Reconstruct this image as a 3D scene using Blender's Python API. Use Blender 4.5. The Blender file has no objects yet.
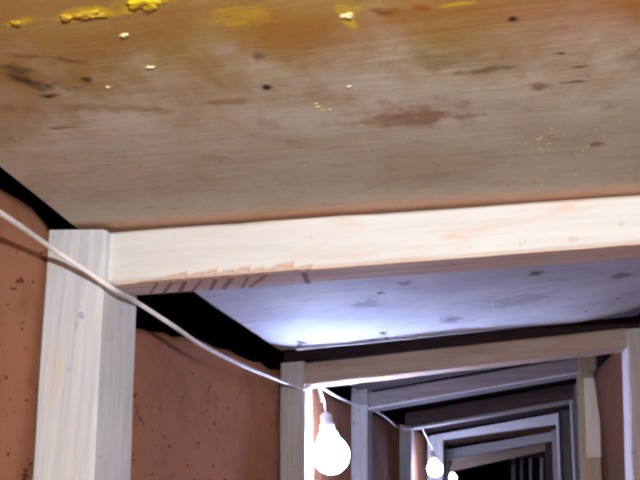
import bpy, bmesh, math, random
from mathutils import Vector, Matrix, noise

scene = bpy.context.scene
COL = scene.collection
random.seed(7)

# ------------------------------------------------------------------ camera
F = 750.0                       # focal length in pixels (640 wide)
VPX, VPY = 505.0, 487.0         # where the tunnel axis (+Y) vanishes
EYE = Vector((0, 0, 1.25))
pitch = math.atan2(VPY - 240, F)
yaw = math.atan((VPX - 320) / F * math.cos(pitch))
FWD = Vector((-math.sin(yaw) * math.cos(pitch), math.cos(yaw) * math.cos(pitch), math.sin(pitch)))
RGT = Vector((math.cos(yaw), math.sin(yaw), 0))
UPV = RGT.cross(FWD)
cam = bpy.data.cameras.new('camera')
cam.sensor_width = 36
cam.lens = 36 * F / 640
cam.clip_start = 0.02
camo = bpy.data.objects.new('camera', cam)
COL.objects.link(camo)
camo.matrix_world = Matrix(((RGT.x, UPV.x, -FWD.x, EYE.x), (RGT.y, UPV.y, -FWD.y, EYE.y),
                            (RGT.z, UPV.z, -FWD.z, EYE.z), (0, 0, 0, 1)))
scene.camera = camo

# ------------------------------------------------------------------ world, lights, exposure
w = bpy.data.worlds.new('world'); scene.world = w; w.use_nodes = True
w.node_tree.nodes['Background'].inputs[0].default_value = (0.35, 0.35, 0.6, 1)
w.node_tree.nodes['Background'].inputs[1].default_value = 0.02
scene.view_settings.view_transform = 'Standard'
scene.view_settings.look = 'None'
scene.view_settings.exposure = 0.0
scene.view_settings.gamma = 1.0
scene.view_settings.use_curve_mapping = False
scene.cycles.use_denoising = True
scene.cycles.max_bounces = 6
scene.cycles.filter_width = 2.4

lamp = bpy.data.lights.new('camera_lamp', 'POINT')      # the light the visitor carries beside the camera
lamp.energy = 68; lamp.color = (0.97, 0.985, 1.0); lamp.shadow_soft_size = 0.006
lampo = bpy.data.objects.new('camera_lamp', lamp); COL.objects.link(lampo)
lampo.location = EYE + Vector((0.07, -0.10, 0.23))
BULB_COL = (0.47, 0.58, 1.0)
BULB_W = (3000.0, 2400.0, 900.0)   # emission strength is set in the bulb builder from these / 10


def ray(px, py):
    return (FWD * F + RGT * (px - 320) + UPV * (240 - py)).normalized()
def UY(px, py, y):              # point of the plane Y = y seen at a pixel
    r = ray(px, py); return EYE + r * ((y - EYE.y) / r.y)
def UX(px, py, x):
    r = ray(px, py); return EYE + r * ((x - EYE.x) / r.x)
def UP(px, py, p0, n):
    r = ray(px, py); return EYE + r * ((p0 - EYE).dot(n) / r.dot(n))
def line_x(a, b, x):            # point of the line a-b at world X = x
    return a + (b - a) * ((x - a.x) / (b.x - a.x))
def line_z(a, b, z):
    return a + (b - a) * ((z - a.z) / (b.z - a.z))

# ------------------------------------------------------------------ materials
def srgb(r, g, b):
    f = lambda c: (c / 255 / 12.92) if c / 255 <= 0.04045 else ((c / 255 + 0.055) / 1.055) ** 2.4
    return (f(r), f(g), f(b), 1)

class NT:
    def __init__(s, name, rough=0.85):
        s.m = bpy.data.materials.new(name); s.m.use_nodes = True
        s.t = s.m.node_tree; s.b = s.t.nodes['Principled BSDF']
        s.b.inputs['Roughness'].default_value = rough
        s.b.inputs['Specular IOR Level'].default_value = 0.25
        s.co = s.n('ShaderNodeTexCoord').outputs['Object']
    def n(s, typ, **kw):
        nd = s.t.nodes.new(typ)
        for k, v in kw.items(): setattr(nd, k, v)
        return nd
    def l(s, a, b): s.t.links.new(a, b)
    def math(s, op, a, b=None, c=None):
        nd = s.n('ShaderNodeMath', operation=op)
        for i, v in enumerate((a, b, c)):
            if v is None: continue
            if isinstance(v, (int, float)): nd.inputs[i].default_value = v
            else: s.l(v, nd.inputs[i])
        return nd.outputs[0]
    def mapped(s, scale, rot=(0, 0, 0), loc=(0, 0, 0)):
        nd = s.n('ShaderNodeMapping'); s.l(s.co, nd.inputs[0])
        nd.inputs['Scale'].default_value = scale; nd.inputs['Rotation'].default_value = rot
        nd.inputs['Location'].default_value = loc
        return nd.outputs[0]
    def noise(s, scale, detail=4, vec=None, rough=0.55, dist=0.0):
        nd = s.n('ShaderNodeTexNoise'); s.l(vec or s.co, nd.inputs['Vector'])
        nd.inputs['Scale'].default_value = scale; nd.inputs['Detail'].default_value = detail
        nd.inputs['Roughness'].default_value = rough; nd.inputs['Distortion'].default_value = dist
        return nd.outputs['Fac'], nd.outputs['Color']
    def ramp(s, fac, lo, hi, a=0.0, b=1.0):
        nd = s.n('ShaderNodeMapRange', interpolation_type='SMOOTHSTEP')
        s.l(fac, nd.inputs[0])
        for i, v in enumerate((lo, hi, a, b)): nd.inputs[i + 1].default_value = v
        return nd.outputs[0]
    def mix(s, fac, a, b):
        nd = s.n('ShaderNodeMix', data_type='RGBA')
        if isinstance(fac, (int, float)): nd.inputs[0].default_value = fac
        else: s.l(fac, nd.inputs[0])
        for i, v in ((6, a), (7, b)):
            if isinstance(v, tuple): nd.inputs[i].default_value = v
            else: s.l(v, nd.inputs[i])
        return nd.outputs[2]
    def blob(s, c, r, rot=0.0, amt=0.5, nscale=14, soft=0.6):
        """mask of an irregular stain at c (local xy), radii r, turned by rot"""
        _, nc = s.noise(nscale, 4)
        sub = s.n('ShaderNodeVectorMath', operation='SUBTRACT'); s.l(s.co, sub.inputs[0])
        sub.inputs[1].default_value = (c[0], c[1], 0)
        ro = s.n('ShaderNodeVectorRotate', rotation_type='Z_AXIS'); s.l(sub.outputs[0], ro.inputs['Vector'])
        ro.inputs['Angle'].default_value = -rot
        ml = s.n('ShaderNodeVectorMath', operation='MULTIPLY'); s.l(ro.outputs[0], ml.inputs[0])
        ml.inputs[1].default_value = (1 / r[0], 1 / r[1], 0)
        ns = s.n('ShaderNodeVectorMath', operation='MULTIPLY_ADD'); s.l(nc, ns.inputs[0])
        ns.inputs[1].default_value = (2 * amt, 2 * amt, 0); ns.inputs[2].default_value = (-amt, -amt, 0)
        ad = s.n('ShaderNodeVectorMath', operation='ADD'); s.l(ml.outputs[0], ad.inputs[0]); s.l(ns.outputs[0], ad.inputs[1])
        ln = s.n('ShaderNodeVectorMath', operation='LENGTH'); s.l(ad.outputs[0], ln.inputs[0])
        return s.ramp(ln.outputs['Value'], 1 - soft, 1 + soft * 0.3, 1, 0)
    def bump(s, h, strength=0.3, dist=0.01):
        nd = s.n('ShaderNodeBump'); s.l(h, nd.inputs['Height'])
        nd.inputs['Strength'].default_value = strength; nd.inputs['Distance'].default_value = dist
        s.l(nd.outputs[0], s.b.inputs['Normal'])
    def out(s, col):
        s.l(col, s.b.inputs['Base Color']); return s.m

def wood(name, base, dark, light, axis='x', rough=0.85, grain=0.5, stain=0.5, knots=True):
    """sawn wood: grain runs along the object's local axis"""
    t = NT(name, rough)
    sc = {'x': (1.2, 22, 22), 'y': (22, 1.2, 22), 'z': (22, 22, 1.2)}[axis]
    g, _ = t.noise(3.0, 5, t.mapped(sc), 0.65, 0.4)
    sc2 = {'x': (1.5, 6, 6), 'y': (6, 1.5, 6), 'z': (6, 6, 1.5)}[axis]
    big, _ = t.noise(2.2, 4, t.mapped(sc2), 0.6, 0.8)
    c = t.mix(t.ramp(g, 0.3, 0.75, 0, grain), base, dark)
    c = t.mix(t.ramp(big, 0.5, 0.75, 0, stain), c, light)
    if knots:
        sp, _ = t.noise(26, 2)
        c = t.mix(t.ramp(sp, 0.68, 0.74, 0, 0.75), c, dark)
    t.bump(g, 0.25, 0.004)
    return t.out(c)

def rgb(*c): return srgb(*c)
M = {}
M['whitewash_post'] = wood('whitewashed_post', rgb(228, 232, 236), rgb(166, 176, 194), rgb(224, 208, 188), 'z', grain=0.5, stain=0.6)
M['whitewash_beam'] = wood('whitewashed_beam', rgb(232, 234, 232), rgb(208, 200, 188), rgb(224, 190, 160), 'x', grain=0.4, stain=0.75)
M['tan_post'] = wood('weathered_post', rgb(200, 192, 188), rgb(146, 134, 128), rgb(208, 204, 202), 'z')
M['tan_beam'] = wood('weathered_beam', rgb(180, 156, 138), rgb(132, 98, 78), rgb(182, 176, 170), 'x')
M['yellow_post'] = wood('pine_post', rgb(160, 138, 106), rgb(112, 88, 62), rgb(168, 150, 122), 'z', grain=0.4)
M['yellow_board'] = wood('pine_board', rgb(206, 190, 162), rgb(170, 148, 118), rgb(210, 198, 174), 'z', grain=0.4)
M['grey_beam'] = wood('grey_beam', rgb(140, 126, 120), rgb(80, 68, 62), rgb(150, 118, 92), 'x')
M['grey_post'] = wood('grey_post', rgb(170, 162, 156), rgb(110, 100, 98), rgb(186, 180, 176), 'z')
M['dark_beam'] = wood('dark_stained_beam', rgb(92, 68, 66), rgb(50, 34, 36), rgb(104, 80, 72), 'x')
M['dark_post'] = wood('dark_stained_post', rgb(92, 84, 76), rgb(54, 46, 40), rgb(110, 100, 86), 'z')
M['pale_beam'] = wood('pale_beam', rgb(206, 202, 200), rgb(150, 146, 150), rgb(214, 208, 196), 'x', grain=0.35)
M['shaded_gap'] = wood('shaded_gap_wood', rgb(48, 30, 36), rgb(26, 16, 20), rgb(60, 40, 40), 'x')  # dark colour paints the shade in the gap over the second beam

def clay(name, base, dark, light):
    t = NT(name, 0.95)
    a, _ = t.noise(2.2, 5, None, 0.6)
    c = t.mix(t.ramp(a, 0.35, 0.7), base, light)
    p, _ = t.noise(58, 2, t.mapped((1, 0.6, 1)))
    c = t.mix(t.ramp(p, 0.66, 0.71, 0, 0.85), c, dark)
    f, _ = t.noise(12, 6, None, 0.65)
    c = t.mix(t.ramp(f, 0.45, 0.8, 0, 0.4), c, dark)
    t.bump(f, 0.35, 0.012)
    return t.out(c)
M['clay'] = clay('packed_clay', rgb(164, 112, 86), rgb(76, 42, 32), rgb(180, 118, 78))
M['clay_red'] = clay('red_clay', rgb(96, 60, 36), rgb(58, 34, 24), rgb(104, 68, 42))
M['shade_soil'] = clay('shade_dark_soil', rgb(26, 18, 17), rgb(14, 10, 10), rgb(32, 23, 20))  # near-black colour stands in for the shade above walls and boards
M['floor'] = clay('trodden_earth', rgb(112, 82, 62), rgb(60, 42, 32), rgb(128, 96, 72))

def plain(name, col, rough=0.6):
    t = NT(name, rough)
    a, _ = t.noise(40, 3)
    return t.out(t.mix(t.ramp(a, 0.35, 0.7), col, tuple(c * 0.85 for c in col[:3]) + (1,)))
M['cable'] = plain('white_cable', rgb(250, 248, 246), 0.5)
M['socket'] = plain('white_socket', rgb(205, 205, 212), 0.4)
M['foam'] = plain('yellow_foam', rgb(206, 178, 30), 0.7)
M['foam_dull'] = plain('dull_yellow_foam', rgb(176, 142, 40), 0.8)
M['foam_pale'] = plain('pale_resin', rgb(224, 206, 152), 0.7)
M['ridge'] = plain('dark_bark', rgb(168, 128, 110), 0.9)
M['nail'] = plain('rusty_nail', rgb(70, 48, 40), 0.6)
M['chip'] = wood('split_wood', rgb(196, 160, 138), rgb(122, 84, 68), rgb(210, 180, 160), 'x')
def glow(name, strength):
    t = NT(name)
    a, _ = t.noise(3, 1)
    t.b.inputs['Base Color'].default_value = (0.8, 0.85, 1, 1)
    t.b.inputs['Emission Color'].default_value = BULB_COL + (1,)
    t.l(t.ramp(a, 0, 1, strength * 0.97, strength), t.b.inputs['Emission Strength'])
    return t.m

# ------------------------------------------------------------------ object helpers
def tag(o, label=None, cat=None, group=None, kind=None):
    if label: o['label'] = label
    if cat: o['category'] = cat
    if group: o['group'] = group
    if kind: o['kind'] = kind
    return o
def empty(name, loc):
    o = bpy.data.objects.new(name, None); o.empty_display_size = 0.05
    o.location = loc; COL.objects.link(o); return o
def mesh(name, verts, faces, mat, parent=None, origin=None, smooth=False):
    """verts are world positions; origin: where the object's own origin goes"""
    if origin is None:
        origin = sum((Vector(v) for v in verts), Vector()) / len(verts)
    me = bpy.data.meshes.new(name)
    me.from_pydata([tuple(Vector(v) - origin) for v in verts], [], faces)
    me.update()
    bm = bmesh.new(); bm.from_mesh(me)
    bmesh.ops.recalc_face_normals(bm, faces=bm.faces)
    bm.to_mesh(me); bm.free()
    if smooth:
        for p in me.polygons: p.use_smooth = True
    me.materials.append(mat)
    o = bpy.data.objects.new(name, me); COL.objects.link(o)
    o.location = origin
    if parent:
        acc = Vector(); q = parent
        while q: acc += q.location; q = q.parent
        o.parent = parent; o.location = origin - acc
    return o

def timber(name, quad0, quad1, mat, parent=None, cham=0.006, jit=0.0025, n=14, seed=0):
    """hewn timber between two end quads (4 points each, same order); chamfered edges, uneven faces"""
    V = []; Fc = []
    for i in range(n + 1):
        t = i / n
        q = [Vector(quad0[k]).lerp(Vector(quad1[k]), t) for k in range(4)]
        ring = []
        for k in range(4):
            p, a, b = q[k], q[k - 1], q[(k + 1) % 4]
            da = (a - p); db = (b - p)
            ch = cham * (1 + 0.6 * noise.noise(Vector((k * 3.1 + seed, t * 7, 1))))
            ring += [p + da.normalized() * ch, p + db.normalized() * ch]
        c = sum(q, Vector()) / 4
        for k, p in enumerate(ring):
            d = (p - c).normalized()
            s = noise.noise(Vector((seed * 1.7 + (k // 2) * 2.3, t * 5 + seed, 0))) + 0.6 * noise.noise(Vector((seed + k * 1.1, t * 19, 5)))
            V.append(p + d * s * jit)
    for i in range(n):
        for k in range(8):
            a = i * 8 + k; b = i * 8 + (k + 1) % 8
            Fc.append((a, b, b + 8, a + 8))
    Fc.append(tuple(range(8))); Fc.append(tuple(range(n * 8, n * 8 + 8)))
    return mesh(name, V, Fc, mat, parent)

def beam_part(name, tl, tr, bl, br, y, dep, x0, x1, mat, parent, seed=0, cham=0.005, jit=0.002, n=18):
    """beam in plane Y=y whose front face passes through four pixels; spans world x0..x1"""
    TL, TR, BL, BR = (UY(p[0], p[1], y) for p in (tl, tr, bl, br))
    def end(x):
        T = line_x(TL, TR, x); B = line_x(BL, BR, x)
        d = Vector((0, dep, 0))
        return [T, B, B + d, T + d]
    return timber(name, end(x0), end(x1), mat, parent, cham, jit, n, seed)

def post_part(name, tl, tr, bl, br, y, dep, mat, parent, seed=0, ztop=None, cham=0.006, jit=0.0028, n=18, zbot=0.0):
    """post in plane Y=y whose front face passes through four pixels (top pair, bottom pair); stands on the floor"""
    TL, TR, BL, BR = (UY(p[0], p[1], y) for p in (tl, tr, bl, br))
    d = Vector((0, dep, 0))
    L0 = line_z(TL, BL, zbot); R0 = line_z(TR, BR, zbot)
    return timber(name, [L0, R0, R0 + d, L0 + d], [TL, TR, TR + d, TL + d], mat, parent, cham, jit, n, seed)

def panel(name, corners, th, mat, label, nx=24, ny=16, sag=0.004, seed=0, curl=0.0):
    """board: corners of the underside near-left, near-right, far-right, far-left"""
    nl, nr, fr, fl = (Vector(c) for c in corners)
    V = []; Fc = []
    for lay in (0, 1):
        for j in range(ny + 1):
            for i in range(nx + 1):
                u, v = i / nx, j / ny
                p = nl.lerp(nr, u).lerp(fl.lerp(fr, u), v)
                p.z += sag * noise.noise(Vector((u * 3 + seed, v * 3, seed)))
                e = 0.0035
                if j in (0, ny): p.y += e * noise.noise(Vector((u * 30, seed, v)))
                if i in (0, nx): p.x += e * noise.noise(Vector((v * 30, seed, u)))
                if curl and u > 0.8: p.z += curl * ((u - 0.8) / 0.2) ** 2 * v
                p.z += lay * th
                V.append(p)
    N = (nx + 1) * (ny + 1)
    idx = lambda i, j, l: l * N + j * (nx + 1) + i
    for j in range(ny):
        for i in range(nx):
            for l in (0, 1):
                Fc.append((idx(i, j, l), idx(i + 1, j, l), idx(i + 1, j + 1, l), idx(i, j + 1, l)))
    for i in range(nx):
        for j in (0, ny): Fc.append((idx(i, j, 0), idx(i + 1, j, 0), idx(i + 1, j, 1), idx(i, j, 1)))
    for j in range(ny):
        for i in (0, nx): Fc.append((idx(i, j, 0), idx(i, j + 1, 0), idx(i, j + 1, 1), idx(i, j, 1)))
    o = mesh(name, V, Fc, mat, origin=(nl + nr + fr + fl) / 4)
    tag(o, label, 'ceiling board', 'boards roofing the tunnel', 'thing')
    return o

def tube(name, pts, r, mat, parent=None, seg=8, sub=6):
    """swept tube through points (Catmull-Rom)"""
    P = [Vector(p) for p in pts]
    Q = []
    for i in range(len(P) - 1):
        a, b, c, d = P[max(i - 1, 0)], P[i], P[i + 1], P[min(i + 2, len(P) - 1)]
        for k in range(sub):
            t = k / sub
            Q.append(0.5 * ((2 * b) + (c - a) * t + (2 * a - 5 * b + 4 * c - d) * t * t + (3 * b - a - 3 * c + d) * t ** 3))
    Q.append(P[-1])
    V = []; Fc = []
    for i, p in enumerate(Q):
        tg = (Q[min(i + 1, len(Q) - 1)] - Q[max(i - 1, 0)]).normalized()
        ref = Vector((0, 0, 1)) if abs(tg.z) < 0.9 else Vector((1, 0, 0))
        u = tg.cross(ref).normalized(); v = tg.cross(u)
        for k in range(seg):
            a = 2 * math.pi * k / seg
            V.append(p + (u * math.cos(a) + v * math.sin(a)) * r)
    for i in range(len(Q) - 1):
        for k in range(seg):
            a = i * seg + k; b = i * seg + (k + 1) % seg
            Fc.append((a, b, b + seg, a + seg))
    Fc.append(tuple(range(seg))); Fc.append(tuple(range((len(Q) - 1) * seg, len(Q) * seg)))
    return mesh(name, V, Fc, mat, parent, smooth=True)

def lathe(name, base, prof, mat, parent=None, seg=24, tilt=(0, 0)):
    V = []; Fc = []
    rot = Matrix.Rotation(tilt[0], 3, 'X') @ Matrix.Rotation(tilt[1], 3, 'Y')
    for r, z in prof:
        for k in range(seg):
            a = 2 * math.pi * k / seg
            V.append(Vector(base) + rot @ Vector((r * math.cos(a), r * math.sin(a), z)))
    for i in range(len(prof) - 1):
        for k in range(seg):
            a = i * seg + k; b = i * seg + (k + 1) % seg
            Fc.append((a, b, b + seg, a + seg))
    Fc.append(tuple(range(seg))); Fc.append(tuple(range((len(prof) - 1) * seg, len(prof) * seg)))
    return mesh(name, V, Fc, mat, parent, smooth=True)

# ------------------------------------------------------------------ the setting
XL, XR = -0.79, 0.55
def interp(pts, y):
    if y <= pts[0][0]: return pts[0][1]
    for (a, za), (b, zb) in zip(pts, pts[1:]):
        if a <= y <= b: return za + (zb - za) * (y - a) / (b - a)
    return pts[-1][1]
WL = [(1.0, -0.815), (1.3, -0.815), (2.4, -0.705), (3.7, -0.715), (4.75, -0.625), (5.8, -0.57), (7.6, -0.54)]
WR = [(1.0, 0.55), (1.3, 0.55), (2.4, 0.47), (3.7, 0.435), (4.75, 0.465), (5.8, 0.47), (6.7, 0.445), (7.6, 0.435)]
def wall_shift(sgn, y):
    return interp(WL, y) - XL + bend(y) if sgn < 0 else interp(WR, y) - XR + bend(y)
Y0, Y1 = -1.6, 13.0
def bend(y):                    # the far end swings a little to the left
    return -0.16 * max(0, (y - 8.0) / 3.0) ** 1.6
_z = lambda px, py, x: (UX(px, py, x).y, UX(px, py, x).z)
ZL = [(-2.0, _z(0, 183, -0.815)[1]), _z(0, 183, -0.815), (1.24, _z(53, 223, -0.815)[1]), (1.26, _z(140, 329, -0.79)[1]), _z(150, 330, -0.78), _z(190, 336, -0.75), _z(235, 350, -0.73), _z(272, 368, -0.71), (2.6, 1.64), (20, 1.64)]
def ztop_left(y):
    return interp(ZL, y)
def side_wall(name, x, sgn, zt, mat):
    ny = 300; rows = [0, 0.2, 0.4, 0.6, 0.8, 0.95, 1.1, 1.2, 1.28, 1.34, 1.4, 1.45, 1.5, 1.54, 1.58]
    V = []; Fc = []
    nr = len(rows) + 4
    for j in range(ny + 1):
        y = Y0 + (Y1 - Y0) * (j / ny) ** 1.25
        top = zt(y) + 0.010 * noise.noise(Vector((0, y * 9, 3))) + 0.012 * noise.noise(Vector((0, y * 27, 7))) + 0.006 * noise.noise(Vector((0, y * 61, 7)))
        for k, z in enumerate(rows):
            zz = z / rows[-1] * (top - 0.02)
            dx = 0.012 * noise.noise(Vector((sgn, y * 2.2, z * 2.6))) + 0.006 * noise.noise(Vector((sgn * 3, y * 9, z * 9)))
            V.append((x + wall_shift(sgn, y) + dx, y, zz))
        dx = 0.01 * noise.noise(Vector((sgn * 5, y * 14, 2)))
        V.append((x + wall_shift(sgn, y) + sgn * 0.012 + dx, y, top))
        V.append((x + wall_shift(sgn, y) + sgn * 0.10, y, top + 0.012 * noise.noise(Vector((4, y * 6, 2)))))
        V.append((x + wall_shift(sgn, y) + sgn * 0.45, y, top + 0.03))
        V.append((x + wall_shift(sgn, y) + sgn * 0.60, y, -0.05))
    for j in range(ny):
        for k in range(nr - 1):
            a = j * nr + k; Fc.append((a, a + 1, a + 1 + nr, a + nr))
        Fc.append((j * nr + nr - 1, j * nr, (j + 1) * nr, (j + 1) * nr + nr - 1))
    Fc.append(tuple(range(nr))); Fc.append(tuple(range(ny * nr, ny * nr + nr)))
    o = mesh(name, V, Fc, mat, origin=Vector((x, 0, 0)), smooth=True)
    return tag(o, kind='structure')
side_wall('wall_left', XL, -1, ztop_left, M['clay'])
side_wall('wall_right', XR, 1, lambda y: interp([(2.4, 1.67), (2.6, 1.76), (3.7, 1.76), (5.8, 1.66), (20, 1.6)], y), M['clay_red'])

def slab(name, x0, x1, y0, y1, z, th, mat, nx=16, ny=60, amp=0.03, sc=2.0, down=False):
    V = []; Fc = []
    for j in range(ny + 1):
        for i in range(nx + 1):
            x = x0 + (x1 - x0) * i / nx; y = y0 + (y1 - y0) * j / ny
            h = amp * noise.noise(Vector((x * sc, y * sc, z))) + amp * 0.4 * noise.noise(Vector((x * sc * 4, y * sc * 4, z)))
            V.append((x, y, z + (-abs(h) if not down else abs(h))))
    N = len(V)
    for i in range(N): V.append((V[i][0], V[i][1], z - th if not down else z + th))
    idx = lambda i, j, l: l * N + j * (nx + 1) + i
    for j in range(ny):
        for i in range(nx):
            for l in (0, 1): Fc.append((idx(i, j, l), idx(i + 1, j, l), idx(i + 1, j + 1, l), idx(i, j + 1, l)))
    for i in range(nx):
        for j in (0, ny): Fc.append((idx(i, j, 0), idx(i + 1, j, 0), idx(i + 1, j, 1), idx(i, j, 1)))
    for j in range(ny):
        for i in (0, nx): Fc.append((idx(i, j, 0), idx(i, j + 1, 0), idx(i, j + 1, 1), idx(i, j, 1)))
    return tag(mesh(name, V, Fc, mat, origin=Vector((0, 0, z)), smooth=False), kind='structure')
slab('floor', -2.0, 1.4, Y0, Y1, 0.0, 0.1, M['floor'], amp=0.012)
slab('ceiling', -2.0, 1.4, Y0, Y1, 2.02, 0.1, M['shade_soil'], amp=0.06, down=True)
def endwall(name, y, mat):
    V = []; Fc = []; n = 12
    for lay in (0, 0.1):
        for j in range(n + 1):
            for i in range(n + 1):
                x = -2.0 + 3.4 * i / n; z = 0.0 + 2.02 * j / n
                V.append((x, y + lay + (0.03 * noise.noise(Vector((x * 3, z * 3, 9))) if lay == 0 else 0), z))
    N = (n + 1) ** 2; idx = lambda i, j, l: l * N + j * (n + 1) + i
    for j in range(n):
        for i in range(n):
            for l in (0, 1): Fc.append((idx(i, j, l), idx(i + 1, j, l), idx(i + 1, j + 1, l), idx(i, j + 1, l)))
    for i in range(n):
        for j in (0, n):
            Fc.append((idx(i, j, 0), idx(i + 1, j, 0), idx(i + 1, j, 1), idx(i, j, 1)))
            Fc.append((idx(j, i, 0), idx(j, i + 1, 0), idx(j, i + 1, 1), idx(j, i, 1)))
    return tag(mesh(name, V, Fc, mat), kind='structure')
endwall('wall_end', Y1, M['shade_soil'])

# ------------------------------------------------------------------ timber frames
GF = 'timber frames shoring the tunnel'
def frame(y, label):
    e = empty('timber_frame', (-0.1, y, 0)); return tag(e, label, 'frame', GF)

# frame 1: the near whitewashed one
f1 = frame(1.2, 'nearest timber frame, whitewashed, wide pale beam across the picture')
post_part('post', (47, 230), (105, 229.5), (30, 480), (92, 480), 1.20, 0.145, M['whitewash_post'], f1, 1)
b1 = beam_part('beam', (108, 232), (640, 194), (110, 283), (640, 242.5), 1.222, 0.083, line_x(UY(108, 233, 1.222), UY(640, 193.5, 1.222), 0).x + UY(108, 250, 1.222).x, 0.46, M['whitewash_beam'], f1, 2)
p = UY(640, 240, 1.2)
rp = timber('post', [(0.455, 1.2, 0), (0.555, 1.2, 0), (0.555, 1.304, 0), (0.455, 1.304, 0)],
            [(0.455, 1.2, 1.72), (0.555, 1.2, 1.72), (0.555, 1.304, 1.72), (0.455, 1.304, 1.72)], M['whitewash_post'], f1, seed=3)
# raw, bark-edged underside of the near beam, with chips split out along its left part
M['raw'] = wood('raw_bark_edge', rgb(232, 210, 194), rgb(170, 138, 122), rgb(238, 220, 206), 'x', grain=0.6)
beam_part('bark_strip', (112, 281.5), (640, 241.5), (112, 285), (640, 244.5), 1.2235, 0.082, UY(114, 284, 1.222).x, 0.45, M['raw'], b1, 40, cham=0.001, jit=0.0015, n=60)
for i, (x, wd, hg) in enumerate([(138, 22, 3), (156, 17, 5), (171, 14, 7), (183, 19, 6), (200, 15, 8), (214, 17, 6), (229, 19, 8), (246, 16, 6), (260, 32, 9), (288, 22, 5)]):
    y = 283 - (x - 110) * 0.0764 + 1.5; yy = 1.221
    A = [UY(x, y, yy), UY(x + wd, y - wd * 0.0764, yy), UY(x + wd + 3, y - hg - 1 - wd * 0.0764, yy), UY(x + wd * 0.55, y - hg, yy)]
    V = A + [q + Vector((0, 0.012, 0)) for q in A]
    for q in V[:2]: q.y -= 0.003
    mesh('bark_chip', V, [(0, 1, 2, 3), (4, 5, 6, 7), (0, 1, 5, 4), (1, 2, 6, 5), (2, 3, 7, 6), (3, 0, 4, 7)], M['raw'], b1)

for i, (x, dx) in enumerate([(158, -5), (173, -6), (186, -4), (203, -7), (217, -4), (233, -6), (249, -4), (268, -11), (303, 3)]):
    yb = 283 - (x - 110) * 0.0764 + 2.2
    A0 = UY(x, yb, 1.2225); A1 = UY(x + dx * 1.6, yb + 13, 1.302); A1.z = A0.z + 0.0005
    w_ = 0.0022 + 0.0012 * (i % 3)
    V = [A0 + Vector((-w_, 0, -0.003)), A0 + Vector((w_, 0, -0.003)), A1 + Vector((w_, 0, -0.003)), A1 + Vector((-w_, 0, -0.003))]
    V += [q + Vector((0, 0, 0.005)) for q in V]
    mesh('bark_ridge', V, [(0, 1, 2, 3), (4, 5, 6, 7), (0, 1, 5, 4), (1, 2, 6, 5), (2, 3, 7, 6), (3, 0, 4, 7)], M['ridge'], b1)
# frame 2
f2 = frame(2.4, 'second timber frame, weathered tan, with the large glowing bulb behind its post')
post_part('post', (280, 363), (304, 361), (279, 480), (304, 480), 2.40, 0.12, M['tan_post'], f2, 4)
b2 = beam_part('beam', (315, 362), (625, 328), (315, 384), (625, 347.5), 2.405, 0.10, UY(305, 370, 2.405).x, UY(626, 340, 2.405).x + 0.005, M['tan_beam'], f2, 5)
post_part('post', (626, 329), (665, 326), (631, 480), (671, 480), 2.395, 0.11, M['tan_post'], f2, 6)
pk = beam_part('shaded_gap_board', (284, 352), (640, 315), (284, 362), (640, 327.5), 2.42, 0.06, UY(284, 360, 2.42).x, UY(640, 330, 2.42).x, M['shaded_gap'], f2, 7, cham=0.003)
tag(pk, 'added dark board standing in for the shaded gap between beam and roof board')
# frame 3
f3 = frame(3.7, 'third timber frame, grey beam and yellowish right post with a board nailed on')
post_part('post', (351, 388), (367.5, 386), (351, 480), (367.5, 480), 3.70, 0.14, M['grey_post'], f3, 8)
beam_part('beam', (377, 391), (578, 357), (377, 407), (578, 372.5), 3.705, 0.10, UY(368, 400, 3.7).x, UY(579, 365, 3.7).x, M['grey_beam'], f3, 9)
post_part('post', (578, 356), (597, 354), (582, 480), (603, 480), 3.70, 0.12, M['yellow_post'], f3, 10)
zb = UY(592, 457, 3.68).z
bd = post_part('nailed_board', (584, 378), (599, 377), (587, 457), (602, 457), 3.68, 0.018, M['yellow_board'], f3, 11, cham=0.004, jit=0.001, zbot=zb)
# frame 4
f4 = frame(4.75, 'fourth timber frame, dark beam with thin pale lower edge')
post_part('post', (399, 427), (411, 426), (399, 480), (411, 480), 4.75, 0.13, M['grey_post'], f4, 12)
beam_part('beam', (415, 411), (571, 384), (415, 427), (571, 401), 4.755, 0.11, UY(405, 420, 4.75).x, UY(578, 390, 4.75).x, M['dark_beam'], f4, 13)
post_part('post', (573, 384), (583, 383), (577, 480), (587, 480), 4.75, 0.12, M['grey_post'], f4, 14)
# added pale strips standing in for lamplit undersides and inner post faces
beam_part('lit_edge_strip', (377, 406), (578, 371.5), (377, 408), (578, 373.5), 3.70, 0.16, UY(368, 400, 3.7).x, UY(578, 365, 3.7).x, M['pale_beam'], f3, 51, cham=0.001, jit=0.001)
beam_part('lit_edge_strip', (415, 426), (571, 399.5), (415, 428), (571, 401.5), 4.75, 0.16, UY(412, 420, 4.75).x, UY(572, 390, 4.75).x, M['grey_post'], f4, 52, cham=0.001, jit=0.001)
post_part('lit_edge_strip', (571, 401), (573, 401), (575, 480), (577, 480), 4.74, 0.12, M['grey_post'], f4, 53, cham=0.001, jit=0.001)
# frame 5
f5 = frame(5.8, 'fifth timber frame, pale lit beam just behind the small bulb')
post_part('post', (427, 437), (443, 435), (427, 480), (443, 480), 5.80, 0.12, M['tan_post'], f5, 15)
beam_part('beam', (428, 436), (556, 413), (428, 442), (556, 424), 5.805, 0.10, UY(430, 440, 5.8).x, UY(560, 418, 5.8).x, M['pale_beam'], f5, 16)
post_part('post', (558, 411), (570, 410), (561, 480), (573, 480), 5.80, 0.12, M['dark_post'], f5, 17)
post_part('lit_edge_strip', (556.5, 413), (558.5, 413), (559, 480), (561, 480), 5.78, 0.12, M['pale_beam'], f5, 54, cham=0.001, jit=0.001)  # added pale strip, paints the lit inner face of the post
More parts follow.
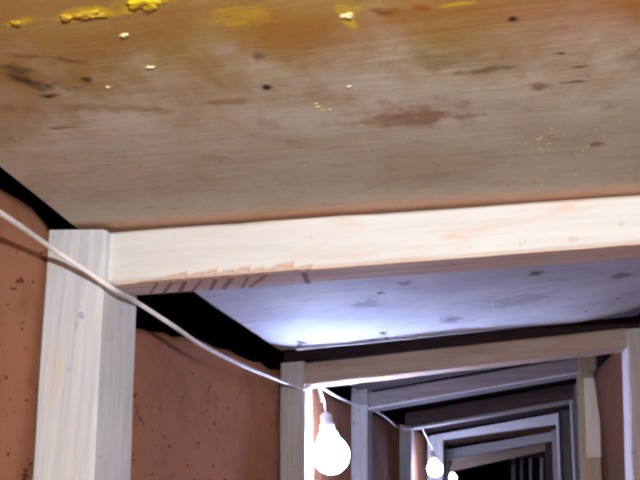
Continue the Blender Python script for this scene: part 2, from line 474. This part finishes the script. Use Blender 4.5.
# frame 6
f6 = frame(6.7, 'sixth timber frame, pale beam low in the lit far bay')
post_part('post', (438, 449), (446, 448), (438, 480), (446, 480), 6.70, 0.12, M['grey_post'], f6, 18)
beam_part('beam', (447, 449.5), (551, 432), (447, 460), (551, 441), 6.705, 0.10, UY(440, 452, 6.7).x, UY(553, 436, 6.7).x, M['pale_beam'], f6, 19)
post_part('post', (552, 424), (558, 423), (554, 480), (560, 480), 6.70, 0.12, M['tan_post'], f6, 20)
# frame 7
f7 = frame(7.6, 'seventh timber frame, brownish beam closing the view above the dark opening')
post_part('post', (446, 460), (452, 459), (446, 480), (452, 480), 7.60, 0.12, M['dark_post'], f7, 21)
beam_part('beam', (450, 459), (545, 440), (450, 472), (545, 451), 7.605, 0.10, UY(447, 462, 7.6).x, UY(549, 445, 7.6).x, M['tan_beam'], f7, 22)
post_part('post', (545, 440), (551, 439), (546, 480), (552, 480), 7.60, 0.12, M['dark_post'], f7, 23)
# far frames: their right posts show under the seventh beam
for i, (y, px, wpx, lab) in enumerate([(8.5, 540, 3, 'eighth timber frame, thin pale right post in the dark far opening'),
                                       (9.3, 529, 3, 'ninth timber frame, thin pale post left of the eighth frame post'),
                                       (10.1, 520, 3, 'tenth timber frame, thin pale post between the ninth and the last'),
                                       (10.9, 511, 4.5, 'farthest timber frame, its broad pale post leftmost in the dark opening')]):
    f = frame(y, lab)
    post_part('post', (px, 458), (px + wpx, 458), (px, 480), (px + wpx, 480), y, 0.05, M['pale_beam'], f, 30 + i, cham=0.003, n=8)
    xr = UY(px + wpx, 458, y).x; zt = UY(px, 458, y).z
    xl = xr - 1.05
    timber('post', [(xl, y, 0), (xl + .07, y, 0), (xl + .07, y + .07, 0), (xl, y + .07, 0)], [(xl, y, zt), (xl + .07, y, zt), (xl + .07, y + .07, zt), (xl, y + .07, zt)], M['dark_post'], f, n=6, seed=i)
    timber('beam', [(xl, y, zt), (xl, y, zt + .08), (xl, y + .07, zt + .08), (xl, y + .07, zt)], [(xr, y, zt), (xr, y, zt + .08), (xr, y + .07, zt + .08), (xr, y + .07, zt)], M['dark_beam'], f, n=6, seed=i + 5)

# ------------------------------------------------------------------ roof boards
UPZ = Vector((0, 0, 1))
# near stained board
FL = UY(74, 229.5, 1.222); FRp = UY(640, 191.5, 1.222)
FR = line_x(FL, FRp, 0.52)
nrm1 = (FR - FL).cross(Vector((0, 1, 0))).normalized()
E = UP(0, 165, FL, nrm1)
FL.y += 0.075; FR.y += 0.075
dirL = (E - FL); NL = FL + dirL * ((-0.55 - FL.y) / dirL.y)
NR = Vector((0.52, -0.55, FR.z)); NR.z = FL.z - ((NR - FL).x * nrm1.x + (NR - FL).y * nrm1.y) / nrm1.z
C1 = (FL + FR + NL + NR) / 4
def P1(px, py):
    q = UP(px, py, FL, nrm1); return q
def L1(px, py):
    q = P1(px, py) - C1; return (q.x, q.y)
def stained():
    t = NT('stained_plywood', 0.8)
    g, _ = t.noise(3, 5, t.mapped((2.2, 26, 10), (0, 0, 0.08)), 0.65, 0.5)
    a, _ = t.noise(4.5, 5, t.mapped((1, 1.8, 1)), 0.6, 0.6)
    fn, _ = t.noise(60, 3)
    c = t.mix(t.ramp(a, 0.35, 0.68), rgb(192, 180, 160), rgb(204, 198, 188))
    c = t.mix(t.ramp(g, 0.48, 0.85, 0, 0.3), c, rgb(142, 120, 92))
    cloud, _ = t.noise(6, 4, t.mapped((1.5, 1, 1), (0, 0, 0), (3, 1, 0)), 0.6)
    mo, _ = t.noise(15, 6, t.mapped((1, 1.5, 1), (0, 0, 0.3), (7, 2, 0)), 0.7, 0.8)
    c = t.mix(t.ramp(mo, 0.52, 0.75, 0, 0.6), c, rgb(146, 122, 88))
    mo2, _ = t.noise(9, 5, t.mapped((2.2, 0.7, 1), (0, 0, 0.1), (1, 5, 0)), 0.65, 0.5)
    c = t.mix(t.ramp(mo2, 0.5, 0.72, 0, 0.5), c, rgb(206, 196, 186))
    # large olive-yellow stain over the near part
    sep = t.n('ShaderNodeSeparateXYZ'); t.l(t.co, sep.inputs[0])
    yl = L1(320, 70)[1]; yn = L1(320, 0)[1]
    yy = t.math('ADD', sep.outputs['Y'], t.math('MULTIPLY', t.math('SUBTRACT', cloud, 0.5), 0.42))
    st = t.ramp(yy, yn + 0.02, yl + 0.13, 1.0, 0.0)
    col2 = t.mix(t.ramp(a, 0.35, 0.65), rgb(144, 98, 14), rgb(152, 122, 48))
    c = t.mix(t.math('MULTIPLY', st, 0.9), c, col2)
    # reddish wash towards the upper right of the sheet
    m = t.blob(L1(640, -10), (0.22, 0.12), 0, 0.4, 6, 0.9)
    c = t.mix(t.math('MULTIPLY', m, 0.55), c, rgb(150, 80, 30))
    m = t.blob(L1(330, 30), (0.14, 0.06), 0, 0.5, 9, 0.9)
    c = t.mix(t.math('MULTIPLY', m, 0.6), c, rgb(150, 96, 14))
    # band of olive mould
    for (px, py, rx, ry, cc, k, ro) in [
        (430, 115, .062, .036, (142, 96, 70), .75, .15), (375, 118, .05, .022, (158, 120, 56), .6, 0),
        (110, 108, .11, .012, (146, 112, 74), .55, .2), (225, 101, .04, .012, (154, 116, 62), .7, 0),
        (32, 82, .042, .017, (66, 52, 40), .9, .5), (48, 95, .02, .006, (48, 34, 26), .95, .2),
        (14, 70, .03, .014, (84, 68, 50), .8, .5), (60, 60, .05, .006, (104, 86, 56), .8, .35), (87, 80, .008, .008, (60, 46, 32), .85, 0),
        (267, 87, .0085, .0085, (14, 10, 8), 1, 0), (259, 56, .008, .009, (110, 100, 88), .9, 0),
        (513, 19, .006, .006, (40, 28, 14), 1, 0), (480, 70, .05, .008, (110, 96, 58), .8, 0), (440, 60, .04, .02, (132, 112, 58), .6, 0),
        (540, 85, .022, .016, (134, 92, 50), .75, .5), (575, 81, .02, .004, (112, 80, 46), .9, .1), (580, 66, .012, .003, (100, 74, 36), .9, 0),
        (595, 145, .014, .012, (128, 80, 50), .7, .6), (62, 127, .018, .004, (96, 90, 84), .8, 0), (560, 53, .01, .003, (92, 68, 28), .9, .3),
        (385, 12, .02, .008, (120, 70, 20), .8, .4), (420, 8, .012, .007, (150, 70, 16), .8, .4), (640, 60, .03, .03, (130, 84, 40), .5, 0)]:
        m = t.blob(L1(px, py), (rx, ry), ro, 1.7 if rx > .012 else 0.8, 26 if rx > .012 else 70, 0.8)
        c = t.mix(t.math('MULTIPLY', m, k), c, rgb(*cc))
    # pale bluish chalky patches
    for (px, py, rx, ry) in [(340, 80, .06, .03), (300, 170, .14, .05), (120, 150, .12, .06), (225, 52, .02, .012), (500, 105, .05, .03)]:
        m = t.blob(L1(px, py), (rx, ry), 0, 0.5, 10, 0.9)
        c = t.mix(t.math('MULTIPLY', m, 0.3), c, rgb(188, 184, 182))
    # yellow smears
    for (px, py, rx, ry, k) in [(85, 16, .05, .010, .9), (20, 22, .02, .006, .8), (348, 12, .012, .03, .75), (140, 3, .03, .014, .9), (455, 5, .02, .004, .6), (240, 15, .04, .02, .35)]:
        m = t.blob(L1(px, py), (rx, ry), 0, 1.6, 34, 0.8)
        c = t.mix(t.math('MULTIPLY', m, k), c, rgb(208, 176, 24))
    # orange tint, stronger towards the far edge
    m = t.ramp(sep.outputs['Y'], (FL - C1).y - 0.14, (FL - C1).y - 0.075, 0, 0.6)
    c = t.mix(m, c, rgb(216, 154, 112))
    c = t.mix(t.ramp(fn, 0.62, 0.72, 0, 0.25), c, rgb(120, 90, 60))
    t.bump(g, 0.2, 0.004)
    return t.out(c)
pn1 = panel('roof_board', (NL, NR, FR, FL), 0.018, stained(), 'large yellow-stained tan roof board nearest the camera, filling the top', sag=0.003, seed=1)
pn1.data.name = 'roof_board_near'

def blobmesh(name, c, r, flat, mat, parent, seed):
    bm = bmesh.new(); bmesh.ops.create_icosphere(bm, subdivisions=3, radius=1)
    V = []
    for v in bm.verts:
        s = 1 + (0.45 if r[0] < 0.004 else 1.0) * noise.noise(v.co * 1.9 + Vector((seed * 3.3, 0, 0)))
        V.append(Vector(c) + Vector((v.co.x * r[0] * s, v.co.y * r[1] * s, v.co.z * flat * s)))
    Fc = [tuple(v.index for v in f.verts) for f in bm.faces]; bm.free()
    return mesh(name, V, Fc, mat, parent, smooth=True)
for i, (px, py, rx, ry) in enumerate([(145, 3, .015, .010), (66, 18, .006, .005), (16, 23, .005, .004), (90, 16, .014, .006), (124, 35, .005, .003), (347, 16, .006, .005), (150, 67, .005, .003)]):
    blobmesh('foam_clump', P1(px, py), (rx, ry), 0.0018, M['foam'] if i < 1 else M['foam_dull'] if i < 4 else M['foam_pale'], pn1, i)
drops = [(545, 139), (551, 132), (552, 128), (564, 133), (595, 128), (620, 122), (541, 137), (526, 143), (538, 139), (543, 151), (546, 167), (538, 179), (541, 184),
         (589, 146), (583, 150), (578, 155), (604, 135), (547, 145), (549, 143), (316, 103), (322, 109), (318, 106), (330, 109), (349, 86), (99, 151), (108, 87), (93, 190), (281, 175), (205, 204), (540, 148), (575, 175), (583, 172), (570, 174)]
for i, (px, py) in enumerate(drops):
    r = random.uniform(.0016, .003)
    blobmesh('resin_drop', P1(px, py), (r * random.uniform(1, 1.6), r), 0.002, M['foam_pale'], pn1, i + 20)

# second board: pale, whitewashed, lit by the bulb
yb2 = 2.36
FL2 = UY(281, 350.5, yb2); FR2 = line_x(FL2, UY(600, 319.5, yb2), 0.45)
nrm2 = (FR2 - FL2).cross(Vector((0, 1, 0))).normalized()
E2 = UP(195, 293, FL2, nrm2); d2 = E2 - FL2
NL2 = FL2 + d2 * ((1.30 - FL2.y) / d2.y)
NR2 = Vector((0.45, 1.30, 0)); NR2.z = FL2.z - ((NR2 - FL2).x * nrm2.x + (NR2 - FL2).y * nrm2.y) / nrm2.z
C2 = (FL2 + FR2 + NL2 + NR2) / 4
def L2(px, py):
    q = UP(px, py, FL2, nrm2) - C2; return (q.x, q.y)
def pale():
    t = NT('whitewashed_plywood', 0.75)
    g, _ = t.noise(3, 5, t.mapped((2, 22, 10)), 0.65, 0.6)
    a, _ = t.noise(5, 5)
    c = t.mix(t.ramp(a, 0.35, 0.7), rgb(232, 232, 236), rgb(212, 212, 220))
    c = t.mix(t.ramp(g, 0.5, 0.78, 0, 0.55), c, rgb(140, 136, 140))
    for (px, py, rx, ry, k) in [(301, 342, .016, .04, 1), (299, 345, .012, .02, 1), (311, 343, .018, .012, .95), (384, 333, .012, .03, 1), (386, 338, .008, .02, 1), (373, 340, .02, .02, .6), (360, 338, .02, .01, .6), (381, 292, .012, .02, .85), (370, 303, .05, .05, .35),
                                (452, 320, .03, .05, .5), (537, 273, .02, .02, .8), (405, 282, .02, .02, .5), (622, 277, .03, .04, .6), (586, 311, .006, .012, .9), (618, 301, .006, .012, .9), (520, 300, .1, .1, .25)]:
        m = t.blob(L2(px, py), (rx, ry), 0, 1.5, 38, 0.6)
        c = t.mix(t.math('MULTIPLY', m, k), c, rgb(40, 34, 36))
    t.bump(g, 0.2, 0.004)
    return t.out(c)
panel('roof_board', (NL2, NR2, FR2, FL2), 0.018, pale(), 'bluish-white whitewashed roof board between the first two frames', sag=0.006, seed=2, curl=0.03)

def bay_board(lpx, rpx, y0, y1, mat, label, seed, xl=None):
    A = UY(lpx[0], lpx[1], y1); B = UY(rpx[0], rpx[1], y1)
    l = line_x(A, B, A.x if xl is None else xl); r = line_x(A, B, 0.54)
    nl = l.copy(); nl.y = y0; nr = r.copy(); nr.y = y0
    panel('roof_board', (nl, nr, r, l), 0.02, mat, label, seed=seed, nx=16, ny=8)
M['grey_ply'] = wood('grey_plywood', rgb(128, 124, 122), rgb(70, 64, 66), rgb(150, 144, 140), 'x')
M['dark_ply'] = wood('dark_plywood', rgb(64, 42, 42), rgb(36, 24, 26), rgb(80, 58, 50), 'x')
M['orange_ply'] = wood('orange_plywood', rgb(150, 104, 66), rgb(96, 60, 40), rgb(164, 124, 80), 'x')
bay_board((360, 392), (578, 355), 2.52, 3.78, M['grey_ply'], 'grey stained roof board between second and third frames', 3)
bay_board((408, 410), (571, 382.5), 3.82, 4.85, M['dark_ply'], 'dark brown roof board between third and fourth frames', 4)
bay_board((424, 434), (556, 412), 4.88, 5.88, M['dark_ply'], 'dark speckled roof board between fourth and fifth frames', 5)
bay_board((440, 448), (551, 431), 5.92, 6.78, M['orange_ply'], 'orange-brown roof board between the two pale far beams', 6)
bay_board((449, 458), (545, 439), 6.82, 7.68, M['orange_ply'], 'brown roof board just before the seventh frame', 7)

# ------------------------------------------------------------------ cable and bulbs
W1 = [UX(-60, 178, -0.655), UX(0, 213, -0.685), UY(50, 247, 1.09), UY(85, 270, 1.15), UY(114, 289.5, 1.19), UY(138, 303, 1.31),
      UX(175, 327, -0.635), UX(205, 347, -0.635), UX(250, 369, -0.64), UY(290, 384.5, 2.34), UY(303, 389, 2.388)]
W1 += [UY(312, 385, 2.45), UY(319, 386.5, 2.53), UY(338, 397, 2.95), UY(355, 404.5, 3.5), UY(364, 405, 3.68), UY(371, 408.5, 3.76), UY(385, 417, 4.15), UY(396, 426, 4.6), UY(403, 428.5, 4.73),
       UY(412, 429, 4.74), UY(418, 426, 4.9), UY(421, 426, 5.0), UY(423, 430, 5.05), UY(426.5, 437, 5.1), UY(429.5, 444, 5.12)]
tag(tube('power_cable', W1, 0.0047, M['cable']), 'white power cable strung along the left posts of the tunnel', 'cable')

def bulb(px, py, y, R, strength, label, hang, tie=False):
    c = UY(px, py, y)
    e = empty('hanging_bulb', c)
    tag(e, label, 'light bulb', 'bulbs strung on the cable')
    prof = [(R * 0.02, -R)]
    for k in range(1, 12):
        a = -math.pi / 2 + math.pi * k / 14
        prof.append((R * math.cos(a), R * math.sin(a)))
    prof += [(R * 0.60, R * 0.88), (R * 0.54, R * 0.98), (R * 0.5, R * 1.15)]
    tilt = (0.0, -0.16)
    lathe('globe', c, prof, glow('lit_globe', strength), e, tilt=tilt)
    tp = c + Matrix.Rotation(tilt[1], 3, 'Y') @ Vector((0, 0, R * 1.15))
    lathe('socket', tp, [(R * .30, -0.004), (R * .42, 0), (R * .42, R * .5), (R * .34, R * .6), (R * .34, R * 1.0), (R * .15, R * 1.15), (R * .08, R * 1.2)], M['socket'], e, tilt=(0, -0.1))
    top = tp + Vector((-0.008, 0, R * 1.15))
    h = Vector(hang)
    tube('lead', [top, top.lerp(h, 0.5) + Vector((0.006, 0, 0)), h], 0.003, M['cable'], e)
    if tie:
        tube('tie', [h + Vector((-0.004, 0.0, 0.006)), h + Vector((0.004, -0.012, -0.02)), h + Vector((0.014, -0.014, -0.05))], 0.0042, M['cable'], e)
    return e
bulb(331, 455, 2.62, 0.063, BULB_W[0] / 10, 'large glowing white bulb hanging behind the second frame post', UY(319, 387, 2.53), True)
bulb(435, 469, 5.15, 0.050, BULB_W[1] / 10, 'smaller glowing bulb deeper in, hanging before the fifth frame', UY(429.5, 444, 5.12))
bulb(453, 478, 7.2, 0.035, BULB_W[2] / 10, 'tiny far bulb at the bottom, right of the smaller bulb', UY(451, 466, 7.2))
